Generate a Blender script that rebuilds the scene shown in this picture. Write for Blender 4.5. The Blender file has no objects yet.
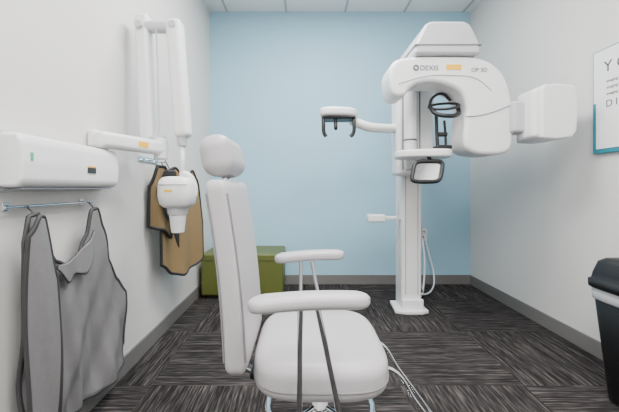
import bpy, bmesh, math
from mathutils import Vector, Matrix, Euler
S=bpy.context.scene
COL=S.collection
# ---------------- materials
def mat(name,col,rough=0.5,metal=0.0,bump=0.0,bscale=200,var=0.0,emit=None,estr=0):
    m=bpy.data.materials.new(name); m.use_nodes=True
    nt=m.node_tree; b=nt.nodes['Principled BSDF']
    b.inputs['Roughness'].default_value=rough; b.inputs['Metallic'].default_value=metal
    b.inputs['Base Color'].default_value=(*col,1)
    tc=nt.nodes.new('ShaderNodeTexCoord')
    n=nt.nodes.new('ShaderNodeTexNoise'); n.inputs['Scale'].default_value=bscale
    nt.links.new(tc.outputs['Object'],n.inputs['Vector'])
    if var>0:
        r=nt.nodes.new('ShaderNodeMapRange'); r.inputs['To Min'].default_value=1-var; r.inputs['To Max'].default_value=1+var
        nt.links.new(n.outputs['Fac'],r.inputs['Value'])
        v=nt.nodes.new('ShaderNodeVectorMath'); v.operation='SCALE'; v.inputs[0].default_value=col
        nt.links.new(r.outputs['Result'],v.inputs['Scale']); nt.links.new(v.outputs[0],b.inputs['Base Color'])
    if bump>0:
        bp=nt.nodes.new('ShaderNodeBump'); bp.inputs['Strength'].default_value=bump; bp.inputs['Distance'].default_value=0.002
        nt.links.new(n.outputs['Fac'],bp.inputs['Height']); nt.links.new(bp.outputs['Normal'],b.inputs['Normal'])
    if emit:
        b.inputs['Emission Color'].default_value=(*emit,1); b.inputs['Emission Strength'].default_value=estr
    return m
M_side=mat('paint_warm_white',(0.68,0.67,0.655),0.7,bump=0.15,bscale=250)
M_blue=mat('paint_light_blue',(0.34,0.575,0.715),0.7,bump=0.15,bscale=250)
M_base=mat('vinyl_base_grey',(0.16,0.155,0.15),0.55)
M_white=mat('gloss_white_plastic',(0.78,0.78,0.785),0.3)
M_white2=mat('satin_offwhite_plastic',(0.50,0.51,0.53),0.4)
M_groove=mat('groove_grey',(0.15,0.155,0.17),0.5)
M_chrome=mat('chrome',(0.74,0.76,0.79),0.12,1.0)
M_black=mat('black_plastic',(0.004,0.004,0.005),0.45)
M_vinyl=mat('light_grey_vinyl',(0.44,0.42,0.435),0.42,bump=0.25,bscale=350,var=0.02)
M_vseam=mat('vinyl_seam',(0.22,0.21,0.22),0.5)
M_apron=mat('grey_apron_nylon',(0.185,0.18,0.185),0.45,bump=0.4,bscale=60,var=0.08)
M_apronl=mat('apron_piping',(0.035,0.034,0.036),0.6)
M_tan=mat('tan_apron_fabric',(0.215,0.145,0.065),0.65,bump=0.4,bscale=60,var=0.1)
M_dark=mat('dark_apron_fabric',(0.010,0.010,0.012),0.6,bump=0.3,bscale=60)
M_green=mat('olive_vinyl',(0.092,0.108,0.020),0.5,bump=0.3,bscale=200,var=0.05)
M_gseam=mat('olive_seam',(0.05,0.06,0.010),0.6)
M_orange=mat('yellow_label',(0.88,0.48,0.008),0.5)
M_label=mat('black_label',(0.02,0.02,0.02),0.4)
M_teal=mat('teal_print',(0.015,0.20,0.27),0.5)
M_paper=mat('poster_paper',(0.80,0.81,0.82),0.4)
M_grey=mat('print_grey',(0.06,0.063,0.075),0.5)
M_mirror=mat('mirror_glass',(0.75,0.78,0.8),0.05,0.9)
M_led=mat('green_led',(0.05,0.35,0.2),0.4,emit=(0.1,0.9,0.4),estr=0.15)
M_liner=mat('white_bin_liner',(0.55,0.56,0.58),0.5,bump=0.6,bscale=40)
M_lamp=mat('light_diffuser',(0.9,0.9,0.9),0.5,emit=(1,0.98,0.95),estr=4)
M_grid=mat('grid_white',(0.45,0.45,0.45),0.5)

def carpet():
    m=bpy.data.materials.new('striped_carpet_tile'); m.use_nodes=True; nt=m.node_tree; N=nt.nodes; L=nt.links
    b=N['Principled BSDF']; b.inputs['Roughness'].default_value=0.95
    b.inputs['Specular IOR Level'].default_value=0.1
    tc=N.new('ShaderNodeTexCoord')
    def streak(sx,sy,off,det=2):
        mp=N.new('ShaderNodeMapping'); mp.inputs['Scale'].default_value=(sx,sy,1); mp.inputs['Location'].default_value=(off,off*2,0)
        L.new(tc.outputs['Object'],mp.inputs['Vector'])
        n=N.new('ShaderNodeTexNoise'); n.inputs['Scale'].default_value=1; n.inputs['Detail'].default_value=det; n.inputs['Roughness'].default_value=0.55
        L.new(mp.outputs[0],n.inputs['Vector'])
        return n
    def combo(flip):
        A=(3.0,85) if not flip else (85,3.0); Bq=(12,200) if not flip else (200,12)
        a=streak(*A,3.3); c=streak(*Bq,9.1,1)
        mx=N.new('ShaderNodeMix'); mx.data_type='FLOAT'; mx.inputs[0].default_value=0.42
        L.new(a.outputs['Fac'],mx.inputs[2]); L.new(c.outputs['Fac'],mx.inputs[3]); return mx
    a=combo(False); c=combo(True)
    ch=N.new('ShaderNodeTexChecker'); ch.inputs['Scale'].default_value=1/0.61
    ch.inputs['Color1'].default_value=(1,1,1,1); ch.inputs['Color2'].default_value=(0,0,0,1)
    mo=N.new('ShaderNodeMapping'); mo.inputs['Location'].default_value=(0.13,0.21,0.3)
    L.new(tc.outputs['Object'],mo.inputs['Vector']); L.new(mo.outputs[0],ch.inputs['Vector'])
    mx=N.new('ShaderNodeMix'); mx.data_type='FLOAT'
    L.new(ch.outputs['Fac'],mx.inputs[0]); L.new(a.outputs[0],mx.inputs[2]); L.new(c.outputs[0],mx.inputs[3])
    cr=N.new('ShaderNodeValToRGB'); e=cr.color_ramp.elements
    e[0].position=0.38; e[0].color=(0.012,0.011,0.011,1)
    e[1].position=0.68; e[1].color=(0.125,0.110,0.104,1)
    q=cr.color_ramp.elements.new(0.52); q.color=(0.034,0.031,0.031,1)
    L.new(mx.outputs[0],cr.inputs[0]); L.new(cr.outputs[0],b.inputs['Base Color'])
    bp=N.new('ShaderNodeBump'); bp.inputs['Strength'].default_value=0.3; bp.inputs['Distance'].default_value=0.003
    L.new(mx.outputs[0],bp.inputs['Height']); L.new(bp.outputs['Normal'],b.inputs['Normal'])
    return m
M_carpet=carpet()

def ceilmat():
    m=bpy.data.materials.new('acoustic_ceiling_tile'); m.use_nodes=True; nt=m.node_tree; b=nt.nodes['Principled BSDF']
    b.inputs['Base Color'].default_value=(0.82,0.82,0.81,1); b.inputs['Roughness'].default_value=0.9
    n=nt.nodes.new('ShaderNodeTexNoise'); n.inputs['Scale'].default_value=120
    bp=nt.nodes.new('ShaderNodeBump'); bp.inputs['Strength'].default_value=0.5
    nt.links.new(n.outputs['Fac'],bp.inputs['Height']); nt.links.new(bp.outputs['Normal'],b.inputs['Normal'])
    return m
M_ceil=ceilmat()

# ---------------- helpers
def empty(name,loc):
    e=bpy.data.objects.new(name,None); e.location=loc; COL.objects.link(e); e.empty_display_size=0.1
    return e
def fin(o,parent=None,smooth=True):
    if parent is not None:
        o.parent=parent; o.matrix_parent_inverse=Matrix.Translation(parent.location).inverted()
    if smooth and o.type=='MESH':
        for p in o.data.polygons: p.use_smooth=True
    return o
def from_bm(name,bm,m,parent=None,smooth=True,sharp=None):
    bmesh.ops.recalc_face_normals(bm,faces=bm.faces)
    me=bpy.data.meshes.new(name); bm.to_mesh(me); bm.free()
    me.materials.append(m)
    o=bpy.data.objects.new(name,me); COL.objects.link(o)
    fin(o,parent,smooth)
    return o
def wn(o):
    w=o.modifiers.new('wn','WEIGHTED_NORMAL'); w.keep_sharp=True
def box(name,lo,hi,m,parent=None,bev=0.0,seg=3,rot=None):
    bm=bmesh.new(); bmesh.ops.create_cube(bm,size=1)
    lo=Vector(lo);hi=Vector(hi);c=(lo+hi)/2;d=hi-lo
    for v in bm.verts: v.co=Vector((v.co.x*d.x,v.co.y*d.y,v.co.z*d.z))
    if bev>0: bmesh.ops.bevel(bm,geom=bm.edges[:],offset=bev,segments=seg,profile=0.5,affect='EDGES')
    if rot: bmesh.ops.transform(bm,matrix=rot.to_4x4(),verts=bm.verts)
    for v in bm.verts: v.co+=c
    o=from_bm(name,bm,m,parent,smooth=bev>0)
    if bev>0: wn(o)
    return o
def tube(name,pts,r,m,parent=None,smoothpath=False,cyclic=False,res=6):
    cu=bpy.data.curves.new(name,'CURVE'); cu.dimensions='3D'; cu.bevel_depth=r; cu.bevel_resolution=res; cu.use_fill_caps=True
    cu.resolution_u=8
    if smoothpath:
        sp=cu.splines.new('BEZIER'); sp.bezier_points.add(len(pts)-1)
        for bp,p in zip(sp.bezier_points,pts):
            bp.co=p; bp.handle_left_type='AUTO'; bp.handle_right_type='AUTO'
    else:
        sp=cu.splines.new('POLY'); sp.points.add(len(pts)-1)
        for bp,p in zip(sp.points,pts): bp.co=(*p,1)
    sp.use_cyclic_u=cyclic
    tmp=bpy.data.objects.new('tmp',cu); COL.objects.link(tmp)
    dg=bpy.context.evaluated_depsgraph_get()
    me=bpy.data.meshes.new_from_object(tmp.evaluated_get(dg)); bpy.data.objects.remove(tmp)
    me.materials.clear(); me.materials.append(m)
    o=bpy.data.objects.new(name,me); COL.objects.link(o)
    return fin(o,parent)
def cyl(name,p0,p1,r0,r1,m,parent=None,bev=0.0,seg=40):
    p0=Vector(p0);p1=Vector(p1);d=p1-p0;L=d.length
    q=Vector((0,0,1)).rotation_difference(d.normalized()).to_matrix()
    b=min(bev,L*0.49)
    prof=[]
    if b>0:
        for i in range(9):
            t=i/8*math.pi/2; prof.append((r0-b+b*math.sin(t), b-b*math.cos(t)))
        for i in range(9):
            t=i/8*math.pi/2; prof.append((r1-b+b*math.cos(t), L-b+b*math.sin(t)))
    else: prof=[(r0,0),(r1,L)]
    bm=bmesh.new(); R=[]
    for r,z in prof:
        R.append([bm.verts.new(p0+q@Vector((r*math.cos(2*math.pi*k/seg),r*math.sin(2*math.pi*k/seg),z))) for k in range(seg)])
    for a,c in zip(R,R[1:]):
        for k in range(seg): bm.faces.new((a[k],a[(k+1)%seg],c[(k+1)%seg],c[k]))
    bm.faces.new(R[0][::-1]); bm.faces.new(R[-1])
    o=from_bm(name,bm,m,parent)
    wn(o)
    return o
def sup(t,a,b,n):
    c=math.cos(t);s=math.sin(t)
    return (a*math.copysign(abs(c)**(2/n),c), b*math.copysign(abs(s)**(2/n),s))
def loft(name,rings,m,parent=None,seg=64,n=4):
    bm=bmesh.new();R=[]
    for (cx,cy,z,a,b) in rings:
        R.append([bm.verts.new((cx+sup(2*math.pi*k/seg,a,b,n)[0],cy+sup(2*math.pi*k/seg,a,b,n)[1],z)) for k in range(seg)])
    for a,c in zip(R,R[1:]):
        for k in range(seg): bm.faces.new((a[k],a[(k+1)%seg],c[(k+1)%seg],c[k]))
    bm.faces.new(R[0][::-1]); bm.faces.new(R[-1])
    return from_bm(name,bm,m,parent)
def cushion(name,c,a,b,z0,z1,m,parent,n=3.5,rr=0.04,crown=0.012,bulge=0.0):
    rings=[];K=8
    for i in range(K+1):
        t=i/K*math.pi/2; rings.append((c[0],c[1],z0+rr-rr*math.cos(t),a-rr+rr*math.sin(t),b-rr+rr*math.sin(t)))
    for i in range(K+1):
        t=i/K*math.pi/2; rings.append((c[0],c[1],z1-rr+rr*math.sin(t),a-rr+rr*math.cos(t),b-rr+rr*math.cos(t)))
    for i in range(1,8):
        f=1-i/8; rings.append((c[0],c[1],z1+crown*(1-f*f),(a-rr)*f,(b-rr)*f))
    return loft(name,rings,m,parent,n=n,seg=96)
def catmull(P,sub=6):
    out=[];n=len(P)
    for i in range(n):
        p0,p1,p2,p3=[Vector(P[(i+k-1)%n]) for k in range(4)]
        for j in range(sub):
            t=j/sub
            out.append(0.5*((2*p1)+(-p0+p2)*t+(2*p0-5*p1+4*p2-p3)*t*t+(-p0+3*p1-3*p2+p3)*t**3))
    return out
def extrude(name,prof,y0,y1,m,parent=None,axis='Y',bev=0.02,smoothp=True,seg=5,xf=None):
    P=catmull(prof) if smoothp else [Vector(p) for p in prof]
    bm=bmesh.new()
    def mk(p,y):
        if axis=='Y': return (p[0],y,p[1])
        if axis=='X': return (y,p[0],p[1])
        return (p[0],p[1],y)
    A=[bm.verts.new(mk(p,y0)) for p in P]; B=[bm.verts.new(mk(p,y1)) for p in P]
    fa=bm.faces.new(A); fb=bm.faces.new(B[::-1])
    n=len(P)
    for i in range(n): bm.faces.new((A[i],B[i],B[(i+1)%n],A[(i+1)%n]))
    bmesh.ops.recalc_face_normals(bm,faces=bm.faces)
    if bev>0:
        eds=list(set(list(fa.edges)+list(fb.edges)))
        if not smoothp: eds=bm.edges[:]
        bmesh.ops.bevel(bm,geom=eds,offset=bev,segments=seg,profile=0.5,affect='EDGES',clamp_overlap=True)
    if xf: bmesh.ops.transform(bm,matrix=xf,verts=bm.verts)
    o=from_bm(name,bm,m,parent); wn(o); return o
def interp(T,x):
    if x<=T[0][0]: return T[0][1]
    for (a,b),(c,d) in zip(T,T[1:]):
        if x<=c:
            t=(x-a)/(c-a); t=t*t*(3-2*t)*0.5+t*0.5
            return b+(d-b)*t
    return T[-1][1]
def sheet(name,P0,P1,top,bot,fold,m,parent,pipem=None,nc=90,nr=60,th=0.008,pr=0.005):
    P0=Vector((*P0,0));P1=Vector((*P1,0)); d=(P1-P0); nrm=Vector((d.y,-d.x,0)).normalized()
    bm=bmesh.new();G=[]
    for i in range(nc+1):
        s=i/nc;zt=interp(top,s);zb=interp(bot,s);col=[]
        for j in range(nr+1):
            t=j/nr;z=zt+(zb-zt)*t
            p=P0+d*s+nrm*fold(s,z); p.z=z
            col.append(bm.verts.new(p))
        G.append(col)
    for i in range(nc):
        for j in range(nr): bm.faces.new((G[i][j],G[i][j+1],G[i+1][j+1],G[i+1][j]))
    outl=[v.co.copy() for v in G[0]]+[G[i][nr].co.copy() for i in range(1,nc+1)]+[G[nc][j].co.copy() for j in range(nr-1,-1,-1)]+[G[i][0].co.copy() for i in range(nc-1,0,-1)]
    o=from_bm(name,bm,m,parent)
    so=o.modifiers.new('s','SOLIDIFY'); so.thickness=th; so.offset=0
    if pipem: tube(name+'_piping',[tuple(p) for p in outl],pr,pipem,parent,cyclic=True,res=3)
    return o
def text(name,body,size,m,parent,loc,rot,ext=0.0006,align='LEFT'):
    cu=bpy.data.curves.new(name,'FONT'); cu.body=body; cu.size=size; cu.extrude=ext; cu.align_x=align
    tmp=bpy.data.objects.new('tmp',cu); COL.objects.link(tmp)
    dg=bpy.context.evaluated_depsgraph_get()
    me=bpy.data.meshes.new_from_object(tmp.evaluated_get(dg)); bpy.data.objects.remove(tmp)
    me.materials.clear(); me.materials.append(m)
    me.transform(Matrix.Translation(loc)@Euler(rot).to_matrix().to_4x4())
    o=bpy.data.objects.new(name,me); COL.objects.link(o)
    return fin(o,parent,False)

# ---------------- room
XL,XR,YB,YF,H=-0.93,1.70,3.33,-1.5,2.75
T=0.1
box('floor',(XL-T,YF-T,-T),(XR+T,YB+T,0),M_carpet)
box('wall_back',(XL-T,YB,0),(XR+T,YB+T,H),M_blue)
box('wall_left',(XL-T,YF,0),(XL,YB,H),M_side)
box('wall_right',(XR,YF,0),(XR+T,YB,H),M_side)
box('wall_front',(XL-T,YF-T,0),(XR+T,YF,H),M_side)
box('ceiling',(XL-T,YF-T,H),(XR+T,YB+T,H+T),M_ceil)
bh=0.095
box('baseboard_back',(XL,YB-0.012,0),(XR,YB,bh),M_base,bev=0.003)
box('baseboard_left',(XL,YF,0),(XL+0.012,YB-0.012,bh),M_base,bev=0.003)
box('baseboard_right',(XR-0.012,YF,0),(XR,YB-0.012,bh),M_base,bev=0.003)
gx=empty('trim_1',(0.4,1,H))
for i,x in enumerate([-0.755,-0.16,0.435,1.03,1.625]):
    box('ceiling_runner_%d'%i,(x-0.010,YF,H-0.006),(x+0.010,YB,H),M_grid,gx)
for i in range(8):
    y=3.02-0.61*i
    if y>YF: box('ceiling_crossbar_%d'%i,(XL,y-0.010,H-0.005),(XR,y+0.010,H),M_grid,gx)

# ---------------- lights
def light(name,x,y,sx,sy,p):
    e=empty(name,(x,y,H-0.02))
    box('diffuser',(x-sx/2,y-sy/2,H-0.015),(x+sx/2,y+sy/2,H-0.007),M_lamp,e)
    l=bpy.data.lights.new(name+'_lamp','AREA'); l.shape='RECTANGLE'; l.size=sx; l.size_y=sy; l.energy=p; l.color=(1.0,0.985,0.965)
    o=bpy.data.objects.new('lamp',l); o.location=(x,y,H-0.03); COL.objects.link(o); fin(o,e)
light('ceiling_light',0.14,1.8,0.57,1.15,74)
light('ceiling_light',0.73,0.0,0.57,1.15,62)
light('ceiling_light',-0.46,-0.6,0.57,1.15,44)
w=bpy.data.worlds.new('w'); S.world=w; w.use_nodes=True
w.node_tree.nodes['Background'].inputs[0].default_value=(0.9,0.95,1,1); w.node_tree.nodes['Background'].inputs[1].default_value=0.3

# ---------------- exam chair
C=empty('exam_chair',(0.05,1.02,0))
cushion('seat',(0.052,1.02),0.187,0.213,0.430,0.527,M_vinyl,C,n=4,rr=0.034,crown=0.012)
tube('seat_piping',[(0.052+sup(2*math.pi*k/96,0.1865,0.2125,4)[0],1.02+sup(2*math.pi*k/96,0.1865,0.2125,4)[1],0.466) for k in range(96)],0.003,M_vseam,C,cyclic=True)
box('seat_pan',(-0.08,0.90,0.395),(0.19,1.14,0.435),M_black,C,bev=0.01)
def backrest():
    K=36;bm=bmesh.new();R=[];seg=64
    for i in range(K+1):
        t=i/K; t=0.5-0.5*math.cos(math.pi*t)
        z=0.487+0.505*t
        xc=-0.170-0.057*t+0.010*math.sin(t*math.pi)
        hw=0.178-0.010*t
        th=0.031
        ed=min(t,1-t)
        if ed<0.05:
            q=1-ed/0.05; f=math.sqrt(max(0.0,1-q*q)); th*=max(f*0.6+0.4,0.3); hw-=0.02*(1-f)
        R.append([bm.verts.new((xc+sup(2*math.pi*k/seg,th,hw,7)[0],1.015+sup(2*math.pi*k/seg,th,hw,7)[1],z)) for k in range(seg)])
    for a,c in zip(R,R[1:]):
        for k in range(seg): bm.faces.new((a[k],a[(k+1)%seg],c[(k+1)%seg],c[k]))
    bm.faces.new(R[0][::-1]); bm.faces.new(R[-1])
    return from_bm('backrest',bm,M_vinyl,C)
backrest()
for sgn,nm in ((1,'front'),(-1,'rear')):
    pts=[]
    for i in range(2,27):
        t=i/28; pts.append((-0.170-0.057*t+0.010*math.sin(t*math.pi)+sgn*0.028,1.015-(0.178-0.010*t)+0.006,0.487+0.505*t))
    tube('backrest_seam_'+nm,pts,0.0022,M_vseam,C)
box('backrest_bracket',(-0.155,0.98,0.40),(-0.06,1.06,0.42),M_black,C,bev=0.004)
tube('backrest_spine',[(-0.08,1.02,0.41),(-0.16,1.02,0.41),(-0.20,1.02,0.46),(-0.215,1.02,0.62)],0.012,M_chrome,C,smoothpath=True)
# headrest pad: rounded block bolster
hpz=1.063
hr=Matrix.Rotation(math.radians(-12),3,'Y')
box('headrest',(-0.242-0.047,0.905,hpz-0.060),(-0.242+0.047,1.145,hpz+0.060),M_vinyl,C,bev=0.041,seg=8,rot=hr)
for y in (0.98,1.05): cyl('headrest_post',(-0.228,y,0.97),(-0.236,y,1.02),0.006,0.006,M_chrome,C)
def arm(nm,y,x0,x1,z,tilt):
    bm=bmesh.new();K=40;seg=28;R=[]
    for i in range(K+1):
        t=i/K;x=x0+(x1-x0)*t
        ed=min(t,1-t)/0.14
        f=1 if ed>=1 else math.sqrt(max(0,1-(1-ed)**2))
        f=max(f,0.06)
        w=(0.036-0.006*t)*f; h=0.019*(0.35+0.65*f) if f<1 else 0.019
        zc=z+tilt*(t-0.5)+0.006*math.sin(t*math.pi)
        R.append([bm.verts.new((x,y+sup(2*math.pi*k/seg,w,h,2.6)[0],zc+sup(2*math.pi*k/seg,w,h,2.6)[1])) for k in range(seg)])
    for a,c in zip(R,R[1:]):
        for k in range(seg): bm.faces.new((a[k],a[(k+1)%seg],c[(k+1)%seg],c[k]))
    bm.faces.new(R[0][::-1]); bm.faces.new(R[-1])
    from_bm('armrest_'+nm,bm,M_vinyl,C)
arm('near',0.775,-0.128,0.160,0.700,0.012)
arm('far',1.265,-0.105,0.163,0.706,0.016)
for nm,y,yi in (('near',0.775,0.93),('far',1.265,1.11)):
    tube('arm_post_rear_'+nm,[(-0.004,y,0.69),(-0.006,y,0.44),(-0.006,y+(yi-y)*0.12,0.412),(-0.006,yi,0.405)],0.0068,M_chrome,C,smoothpath=False)
    tube('arm_post_front_'+nm,[(0.036,y,0.69),(0.088,y,0.44),(0.09,y+(yi-y)*0.12,0.412),(0.09,yi,0.405)],0.0068,M_chrome,C)
cyl('gas_column',(0.055,1.02,0.09),(0.055,1.02,0.40),0.03,0.03,M_chrome,C)
cyl('column_shroud',(0.055,1.02,0.10),(0.055,1.02,0.26),0.045,0.04,M_black,C,bev=0.005)
tube('foot_ring',[(0.055+0.16*math.cos(a*math.pi/24),1.02+0.16*math.sin(a*math.pi/24),0.305) for a in range(48)],0.010,M_chrome,C,cyclic=True)
for k in range(4):
    a=math.pi/4+k*math.pi/2
    cyl('ring_spoke_%d'%k,(0.055+0.03*math.cos(a),1.02+0.03*math.sin(a),0.305),(0.055+0.16*math.cos(a),1.02+0.16*math.sin(a),0.305),0.007,0.007,M_chrome,C)
for k in range(5):
    a=math.radians(20+72*k); cx,cy=0.055+0.27*math.cos(a),1.02+0.27*math.sin(a)
    tube('base_leg_%d'%k,[(0.055,1.02,0.11),(0.055+0.14*math.cos(a),1.02+0.14*math.sin(a),0.095),(cx,cy,0.07)],0.016,M_chrome,C,smoothpath=True)
    dx,dy=-math.sin(a),math.cos(a)
    for s in (-1,1):
        cyl('caster_%d_%d'%(k,s),(cx+dx*0.006*s,cy+dy*0.006*s,0.026),(cx+dx*0.024*s,cy+dy*0.024*s,0.026),0.026,0.026,M_black,C,bev=0.004)
    cyl('caster_stem_%d'%k,(cx,cy,0.03),(cx,cy,0.075),0.006,0.006,M_chrome,C)
for i,y in enumerate((0.95,1.12)):
    tube('footrest_rail_%d'%i,[(0.16,y,0.41),(0.225,y,0.45),(0.262,y,0.445),(0.325,y,0.36),(0.48,y,0.15)],0.006,M_chrome,C,smoothpath=True)
tube('footrest_bar',[(0.437,0.95,0.208),(0.437,1.12,0.208)],0.006,M_chrome,C)
box('footrest_plate',(0.465,0.92,0.135),(0.585,1.15,0.15),M_black,C,bev=0.005)

# ---------------- wall x-ray unit (left wall)
U=empty('wall_mounted_xray_unit',(XL,1.3,1.06))
box('wall_plate',(XL,0.90,0.958),(XL+0.02,1.50,1.15),M_white2,U,bev=0.006)
prof=[(-0.912,0.972),(-0.855,0.972),(-0.838,0.99),(-0.834,1.05),(-0.838,1.115),(-0.852,1.138),(-0.912,1.14)]
extrude('control_box',prof,0.985,1.51,M_white,U,bev=0.018,smoothp=False,seg=4)
box('control_box_seam',(-0.9,1.0,0.966),(-0.85,1.47,0.971),M_groove,U)
box('control_label',(-0.836,1.285,1.028),(-0.8325,1.335,1.05),M_label,U)
box('control_label_stripe',(-0.836,1.285,1.051),(-0.8327,1.335,1.056),M_orange,U)
box('power_led',(-0.838,1.015,1.055),(-0.8325,1.024,1.08),M_led,U)
box('arm_wall_mount',(XL,1.42,1.145),(-0.885,1.54,1.225),M_white,U,bev=0.015)
P0=Vector((-0.862,1.42,1.187));P1=Vector((-0.735,1.74,1.17))
ang=math.atan2(P1.y-P0.y,P1.x-P0.x)
c=(P0+P1)/2
box('horizontal_arm',(c.x-0.195,c.y-0.032,c.z-0.036),(c.x+0.195,c.y+0.032,c.z+0.036),M_white,U,bev=0.022,seg=5,rot=Matrix.Rotation(ang,3,'Z'))
dr=Vector((math.cos(ang),math.sin(ang),0)); nr=Vector((dr.y,-dr.x,0))
q=c+nr*0.0325+dr*0.02
box('arm_warning_label',(q.x-0.028,q.y-0.0008,q.z-0.013),(q.x+0.028,q.y+0.0008,q.z+0.013),M_orange,U,rot=Matrix.Rotation(ang,3,'Z'))
cyl('elbow_joint',(-0.74,1.73,1.12),(-0.74,1.73,1.23),0.034,0.034,M_white,U,bev=0.010)
y=1.74
def bar(nm,a,b,w,m=M_white):
    a=Vector(a);b=Vector(b);d=b-a
    q=Vector((0,0,1)).rotation_difference(d.normalized()).to_matrix()
    c=(a+b)/2
    return box(nm,(c.x-w,c.y-w*1.1,c.z-d.length/2),(c.x+w,c.y+w*1.1,c.z+d.length/2),m,U,bev=w*0.6,seg=5,rot=q)
bar('lower_scissor_arm',(-0.815,y+0.01,1.215),(-0.842,y+0.01,1.885),0.037)
bar('upper_scissor_arm',(-0.625,y,1.235),(-0.672,y,1.85),0.040)
for z0 in (1.30,1.80):
    box('scissor_arm_seam',(-0.705+0.0*z0,y-0.0455,z0),(-0.60,y-0.0435,z0+0.003),M_groove,U) if False else None
box('scissor_top_link',(-0.85,y-0.03,1.79),(-0.66,y+0.03,1.845),M_white2,U,bev=0.02,seg=4)
box('scissor_bottom_link',(-0.85,y-0.028,1.205),(-0.72,y+0.028,1.245),M_white2,U,bev=0.01)
cyl('scissor_pivot_a',(-0.842,y-0.05,1.815),(-0.842,y+0.05,1.815),0.02,0.02,M_white2,U,bev=0.004)
cyl('scissor_pivot_b',(-0.669,y-0.05,1.815),(-0.669,y+0.05,1.815),0.02,0.02,M_white2,U,bev=0.004)
tube('scissor_cable',[(-0.745,1.72,1.25),(-0.75,1.72,1.5),(-0.76,1.72,1.80)],0.004,M_white2,U,smoothpath=True)
cyl('head_collar',(-0.632,y,1.19),(-0.632,y,1.26),0.024,0.030,M_white2,U,bev=0.004)
cyl('head_stem',(-0.632,y,1.02),(-0.632,y,1.20),0.013,0.013,M_white,U)
tube('yoke',[(-0.632,y,1.05),(-0.60,y+0.01,1.035),(-0.575,y+0.02,0.98),(-0.575,y+0.02,0.93)],0.016,M_white,U,smoothpath=True)
loft('tube_head',[(-0.655,y,0.865,0.045,0.045),(-0.655,y,0.872,0.068,0.065),(-0.655,y,0.89,0.082,0.080),(-0.655,y,0.93,0.089,0.088),(-0.655,y,0.985,0.089,0.088),(-0.655,y,1.01,0.082,0.08),(-0.655,y,1.025,0.068,0.065),(-0.655,y,1.03,0.04,0.04)],M_white,U,n=3.4)
cyl('position_cone_collar',(-0.655,y,0.83),(-0.655,y,0.875),0.048,0.055,M_white2,U,bev=0.004)
cyl('position_cone',(-0.655,y,0.735),(-0.655,y,0.84),0.033,0.043,M_white,U,bev=0.006)
box('head_label',(-0.69,y-0.090,0.95),(-0.65,y-0.0865,0.962),M_orange,U)
box('head_seam',(-0.735,y-0.0895,0.985),(-0.575,y-0.086,0.988),M_groove,U)

# ---------------- grey lead apron + hook rail
R1=empty('coat_hook_rail',(XL,1.2,0.91))
tube('rail_bar',[(XL+0.028,1.0,0.910),(XL+0.028,1.42,0.910)],0.005,M_chrome,R1)
for yy in (1.03,1.39):
    box('rail_mount',(XL,yy-0.012,0.897),(XL+0.006,yy+0.012,0.925),M_chrome,R1,bev=0.002)
    tube('rail_standoff',[(XL,yy,0.910),(XL+0.028,yy,0.910)],0.005,M_chrome,R1)
A=empty('lead_apron',(XL+0.06,1.3,0.5))
for yy in (1.075,1.385):
    tube('apron_hanging_loop',[(XL+0.058,yy,0.87),(XL+0.050,yy,0.895),(XL+0.037,yy,0.905),(XL+0.037,yy,0.912)],0.003,M_apronl,A)
top=[(0,0.80),(0.035,0.88),(0.10,0.885),(0.15,0.80),(0.24,0.71),(0.33,0.685),(0.42,0.70),(0.52,0.78),(0.58,0.88),(0.64,0.885),(0.70,0.80),(0.82,0.64),(0.93,0.54),(1,0.47)]
bot=[(0,0.12),(0.7,0.10),(0.85,0.11),(0.93,0.14),(1,0.22)]
def fold1(s,z):
    k=(0.9-z)/0.8
    return 0.010*math.sin(s*17+z*3)*min(1,k+0.1)+0.020*math.sin(s*9-z*6+1)*k+0.007*math.sin(s*40+z*14)*k+0.006*math.sin(s*24-z*22)*k
sheet('apron_body',(XL+0.060,1.03),(XL+0.062,1.60),top,bot,fold1,M_apron,A,M_apronl,pr=0.0075)
sheet('apron_side_panel',(XL+0.082,1.02),(XL+0.096,1.13),[(0,0.82),(0.3,0.88),(0.5,0.875),(1,0.66)],[(0,0.10),(1,0.10)],lambda s,z:0.010*math.sin(s*5+z*8),M_apron,A,M_apronl,nc=24,pr=0.007)
sheet('collar_flap',(XL+0.085,1.14),(XL+0.10,1.31),[(0,0.70),(0.5,0.715),(0.8,0.76),(1,0.80)],[(0,0.69),(0.25,0.63),(0.5,0.655),(0.75,0.64),(1,0.70)],lambda s,z:0.008*math.sin(s*9),M_apron,A,M_apronl,nc=30,nr=12,pr=0.003)
# ---------------- tan vest
R2=empty('wall_hook',(XL,2.0,1.12))
box('hook_backplate',(XL,1.87,1.125),(XL+0.008,2.12,1.155),M_chrome,R2,bev=0.002)
for yy in (1.93,2.09):
    tube('hook_prong',[(XL,yy,1.14),(XL+0.05,yy+0.02,1.132),(XL+0.06,yy+0.02,1.15)],0.005,M_chrome,R2)
B=empty('protective_vest',(XL+0.1,2.1,0.7))
sheet('vest_front',(XL+0.07,2.0),(-0.725,2.39),[(0,0.90),(0.10,1.07),(0.32,1.10),(0.45,1.06),(0.6,1.03),(0.74,1.09),(0.86,1.02),(1,0.72)],[(0,0.50),(0.3,0.42),(0.5,0.395),(0.8,0.43),(1,0.47)],lambda s,z:0.016*math.sin(s*14+z*2)*(1.2-z),M_tan,B,M_dark,pr=0.009)
sheet('vest_back_panel',(XL+0.035,1.94),(-0.81,2.06),[(0,0.98),(0.3,1.10),(0.7,1.10),(1,0.95)],[(0,0.74),(0.5,0.72),(1,0.66)],lambda s,z:0.012*math.sin(s*7+z*6),M_tan,B,M_dark,nc=30,nr=30,pr=0.010)
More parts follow.
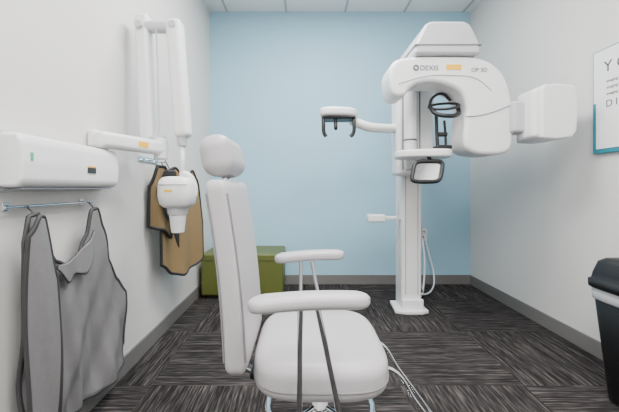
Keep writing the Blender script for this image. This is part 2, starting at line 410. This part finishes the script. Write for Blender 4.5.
sheet('vest_dark_lining',(-0.855,1.95),(-0.765,2.05),[(0,0.98),(0.35,1.08),(0.8,1.08),(1,0.98)],[(0,0.93),(0.5,0.78),(1,0.60)],lambda s,z:0.004*math.sin(s*9),M_dark,B,None,nc=30,nr=30)
for yy,xx in ((2.06,-0.86),(2.09,-0.84)):
    tube('vest_loop',[(xx,yy,1.09),(xx-0.02,yy+0.01,1.125),(xx-0.03,yy+0.02,1.135)],0.003,M_dark,B)

# ---------------- ottoman
O=empty('ottoman_bench',(-0.5,3.08,0))
box('upholstered_body',(-0.88,2.87,0.03),(-0.165,3.30,0.395),M_green,O,bev=0.018,seg=4)
box('plinth',(-0.86,2.89,0.0),(-0.185,3.28,0.035),M_black,O)
tube('top_seam',[(-0.86,2.868,0.34),(-0.185,2.868,0.34),],0.003,M_gseam,O)
tube('top_seam_side',[(-0.163,2.89,0.34),(-0.163,3.28,0.34)],0.003,M_gseam,O)

# ---------------- panoramic x-ray machine
X=empty('panoramic_xray_machine',(0.86,2.65,0))
extrude('base_foot',[(0.72,2.55),(0.80,2.52),(0.92,2.52),(0.98,2.55),(0.97,2.78),(0.74,2.78)],0.0,0.025,M_white,X,axis='Z',bev=0.006,smoothp=False)
box('column',(0.785,2.60,0.02),(0.945,2.78,1.86),M_white,X,bev=0.02)
box('column_slot_left',(0.815,2.5985,0.13),(0.819,2.601,1.75),M_groove,X)
box('column_slot_right',(0.911,2.5985,0.13),(0.915,2.601,1.75),M_groove,X)
box('column_foot_cover',(0.78,2.57,0.02),(0.95,2.60,0.10),M_white,X,bev=0.01)
box('carriage',(0.70,2.42,1.06),(0.975,2.60,1.76),M_white,X,bev=0.03,seg=5)
box('carriage_groove_left',(0.735,2.416,1.10),(0.742,2.422,1.72),M_groove,X)
box('carriage_groove_right',(0.86,2.416,1.10),(0.867,2.422,1.72),M_groove,X)
box('carriage_panel',(0.75,2.395,1.10),(0.85,2.425,1.70),M_white2,X,bev=0.012)
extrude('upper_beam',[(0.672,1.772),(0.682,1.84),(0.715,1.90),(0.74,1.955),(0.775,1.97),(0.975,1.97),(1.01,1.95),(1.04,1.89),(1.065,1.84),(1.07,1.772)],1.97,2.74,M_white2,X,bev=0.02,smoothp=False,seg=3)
box('upper_beam_seam',(0.675,1.966,1.822),(1.072,2.60,1.829),M_groove,X)
cyl('rotation_bearing',(0.87,2.12,1.73),(0.87,2.12,1.785),0.12,0.12,M_groove,X,bev=0.004)
gp=[(.527,1.625),(.533,1.697),(.576,1.748),(.685,1.766),(.867,1.768),(1.048,1.762),(1.158,1.721),(1.23,1.637),(1.267,1.515),(1.279,1.352),(1.273,1.23),(1.23,1.182),(1.12,1.17),(1.02,1.188),(.980,1.243),(.985,1.352),(.998,1.455),(.955,1.553),(.836,1.605),(.715,1.606),(.655,1.574),(.618,1.528),(.552,1.535)]
extrude('gantry_arm',gp,1.99,2.20,M_white,X,bev=0.026)
tube('gantry_seam',[(0.988,1.988,1.40),(1.06,1.9885,1.405),(1.16,1.9885,1.43),(1.262,1.9905,1.47)],0.003,M_groove,X,smoothpath=True)
tube('gantry_trim',[(0.58,1.988,1.60),(0.75,1.988,1.645),(0.9,1.988,1.65),(1.05,1.988,1.63),(1.14,1.988,1.56)],0.0028,M_white2,X,smoothpath=True)
text('front_lettering','DEXIS',0.042,M_grey,X,(0.710,1.9885,1.680),(math.pi/2,0,0),ext=0.001)
tube('front_emblem',[(0.687+0.014*math.cos(a*math.pi/8),1.988,1.695+0.014*math.sin(a*math.pi/8)) for a in range(16)],0.004,M_grey,X,cyclic=True)
text('model_lettering','OP 3D',0.034,M_grey,X,(1.02,1.9885,1.670),(math.pi/2,0,0))
box('warning_label',(0.87,1.987,1.683),(0.96,1.9905,1.714),M_orange,X)
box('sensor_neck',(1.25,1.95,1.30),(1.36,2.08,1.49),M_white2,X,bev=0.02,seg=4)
box('sensor_head_rear',(1.315,1.87,1.255),(1.40,2.03,1.54),M_white,X,bev=0.025,seg=5)
hp=[(1.345,1.25),(1.44,1.245),(1.52,1.255),(1.545,1.29),(1.552,1.40),(1.548,1.51),(1.53,1.55),(1.45,1.56),(1.36,1.555),(1.345,1.53)]
extrude('sensor_head',hp,1.85,2.08,M_white,X,bev=0.03,smoothp=False,seg=5)
# patient support
box('support_arm',(0.80,2.20,1.13),(0.90,2.44,1.21),M_white,X,bev=0.02)
extrude('support_shelf',[(0.62,2.20),(0.66,2.09),(0.80,2.04),(0.91,2.04),(0.96,2.12),(0.96,2.30),(0.88,2.36),(0.68,2.34)],1.165,1.215,M_white,X,axis='Z',bev=0.015)
cyl('support_post',(0.76,2.32,1.20),(0.76,2.32,1.64),0.042,0.042,M_white,X,bev=0.01)
cyl('support_post_ring',(0.76,2.32,1.30),(0.76,2.32,1.312),0.044,0.044,M_groove,X)
fr=[]
rm=Matrix.Rotation(math.radians(-18),4,'X')
for a in range(32):
    u,v=sup(2*math.pi*a/32,0.088,0.068,5)
    p=rm@Vector((u,0,v)); fr.append((0.775+p.x+0.30*v,2.04+p.y,1.073+p.z))
tube('handle_frame',fr,0.013,M_black,X,cyclic=True)
def plate():
    bm=bmesh.new(); bm.faces.new([bm.verts.new(Vector(p)+Vector((0,0.004,0))) for p in fr]); return from_bm('handle_mirror',bm,M_mirror,X,False)
plate()
tube('handle_bracket',[(0.80,2.06,1.145),(0.80,2.10,1.18)],0.012,M_black,X)
tube('chin_post_a',[(0.865,2.10,1.21),(0.862,2.11,1.32),(0.862,2.12,1.44)],0.011,M_black,X,smoothpath=True)
tube('chin_post_b',[(0.915,2.10,1.21),(0.918,2.11,1.30),(0.905,2.10,1.40)],0.008,M_black,X,smoothpath=True)
box('chin_cup',(0.85,2.06,1.215),(0.94,2.15,1.24),M_black,X,bev=0.008)
box('bite_block',(0.865,2.09,1.30),(0.925,2.13,1.325),M_black,X,bev=0.006)
hb=[]
for a in range(40):
    t=2*math.pi*a/40; hb.append((0.893+0.088*math.cos(t),2.08+0.085*math.sin(t),1.485+0.035*math.sin(t)+0.012*math.cos(t)))
tube('head_band',hb,0.008,M_black,X,cyclic=True)
tube('head_band_lower',[(0.805,2.07,1.475),(0.82,2.02,1.425),(0.88,1.99,1.405),(0.95,2.01,1.42),(0.975,2.07,1.48)],0.013,M_black,X,smoothpath=True)
tube('head_band_arch',[(0.81,2.10,1.49),(0.84,2.12,1.55),(0.90,2.12,1.575),(0.955,2.12,1.53)],0.009,M_black,X,smoothpath=True)
tube('head_band_stem',[(0.862,2.12,1.43),(0.85,2.06,1.43),(0.83,2.03,1.425)],0.010,M_black,X)
# temple support arm
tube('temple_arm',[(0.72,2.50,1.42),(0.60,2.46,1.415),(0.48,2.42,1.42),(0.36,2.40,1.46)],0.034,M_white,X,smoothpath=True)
extrude('temple_head',[(0.125,2.34),(0.16,2.28),(0.25,2.27),(0.35,2.30),(0.40,2.37),(0.39,2.46),(0.30,2.49),(0.17,2.46)],1.475,1.535,M_white,X,axis='Z',bev=0.02)
box('temple_underside',(0.145,2.30,1.455),(0.375,2.45,1.48),M_black,X,bev=0.01)
for i,(x,dx) in enumerate(((0.15,0.02),(0.235,0.0),(0.365,-0.025))):
    zb=1.33 if i!=1 else 1.40
    tube('temple_prong_%d'%i,[(x,2.33,1.47),(x,2.31,1.42),(x+dx*0.3,2.31,zb+0.02),(x+dx,2.31,zb)],0.013,M_black,X,smoothpath=True)
box('side_shelf_bar',(0.60,2.62,0.715),(0.80,2.66,0.745),M_white,X,bev=0.008)
box('side_shelf_box',(0.52,2.59,0.70),(0.66,2.68,0.76),M_white,X,bev=0.012)
tube('release_cable',[(0.765,2.62,0.86),(0.755,2.60,0.6),(0.77,2.60,0.35),(0.785,2.62,0.15)],0.004,M_white2,X,smoothpath=True)
tube('power_cable',[(0.95,2.72,0.06),(1.05,2.9,0.03),(1.14,3.1,0.04),(1.19,3.2,0.25),(1.21,3.31,0.47)],0.008,M_white,X,smoothpath=True)
tube('data_cable',[(0.95,2.74,0.10),(1.02,2.85,0.05),(1.20,3.05,0.03),(1.28,3.2,0.12),(1.25,3.27,0.35),(1.22,3.31,0.53)],0.007,M_white,X,smoothpath=True)
tube('hanging_cable',[(0.95,2.68,0.90),(1.0,2.75,0.6),(1.0,2.82,0.25),(1.10,3.0,0.02)],0.006,M_white2,X,smoothpath=True)
W=empty('wall_outlet',(1.22,YB,0.5))
box('cover_plate',(1.185,YB-0.007,0.44),(1.26,YB,0.56),M_white,W,bev=0.003)
box('socket_a',(1.203,YB-0.010,0.505),(1.242,YB-0.006,0.54),M_groove,W,bev=0.002)
box('socket_b',(1.203,YB-0.010,0.455),(1.242,YB-0.006,0.49),M_groove,W,bev=0.002)

# ---------------- poster
Pm=empty('framed_poster',(XR,1.5,1.45))
box('poster_frame',(XR-0.022,1.10,1.165),(XR,1.905,1.745),M_teal,Pm,bev=0.003)
box('poster_print',(XR-0.0245,1.112,1.190),(XR-0.021,1.896,1.738),M_paper,Pm)
box('teal_side_band',(XR-0.0255,1.880,1.19),(XR-0.0235,1.896,1.45),M_teal,Pm)
ry=(math.pi/2,0,-math.pi/2)
text('poster_heading','Y O U R',0.085,M_grey,Pm,(XR-0.0252,1.832,1.61),ry)
text('poster_subheading','D I G I T A L',0.055,M_grey,Pm,(XR-0.0252,1.82,1.415),ry)
for i in range(3): text('poster_copy_%d'%i,'imaging for healthy smiles',0.022,M_grey,Pm,(XR-0.0252,1.815,1.55-0.035*i),ry)

# ---------------- trash can
K=empty('trash_can',(1.5,1.38,0))
cx=1.50
loft('bin_body',[(cx+0.01,1.38,0,0.10,0.13),(cx+0.01,1.38,0.01,0.115,0.145),(cx,1.38,0.5,0.150,0.178),(cx,1.38,0.51,0.14,0.17)],M_black,K,n=8)
loft('bin_liner',[(cx,1.38,0.458,0.149,0.178),(cx,1.38,0.462,0.153,0.182),(cx,1.38,0.515,0.156,0.185),(cx,1.38,0.53,0.14,0.17)],M_liner,K,n=8)
loft('bin_lid',[(cx,1.38,0.510,0.156,0.186),(cx,1.38,0.515,0.166,0.196),(cx,1.38,0.548,0.167,0.197),(cx,1.38,0.552,0.158,0.188),(cx,1.38,0.58,0.153,0.184),(cx,1.38,0.632,0.138,0.170),(cx,1.38,0.648,0.120,0.150),(cx,1.38,0.654,0.08,0.10)],M_black,K,n=7)

# ---------------- camera
cd=bpy.data.cameras.new('camera'); cam=bpy.data.objects.new('camera',cd); COL.objects.link(cam)
cam.location=(0,0,0.97); cam.rotation_euler=(math.pi/2,0,0)
cd.sensor_width=36; cd.lens=330/619*36; cd.shift_x=7.5/619; cd.shift_y=-18/619
cd.clip_start=0.02
S.camera=cam
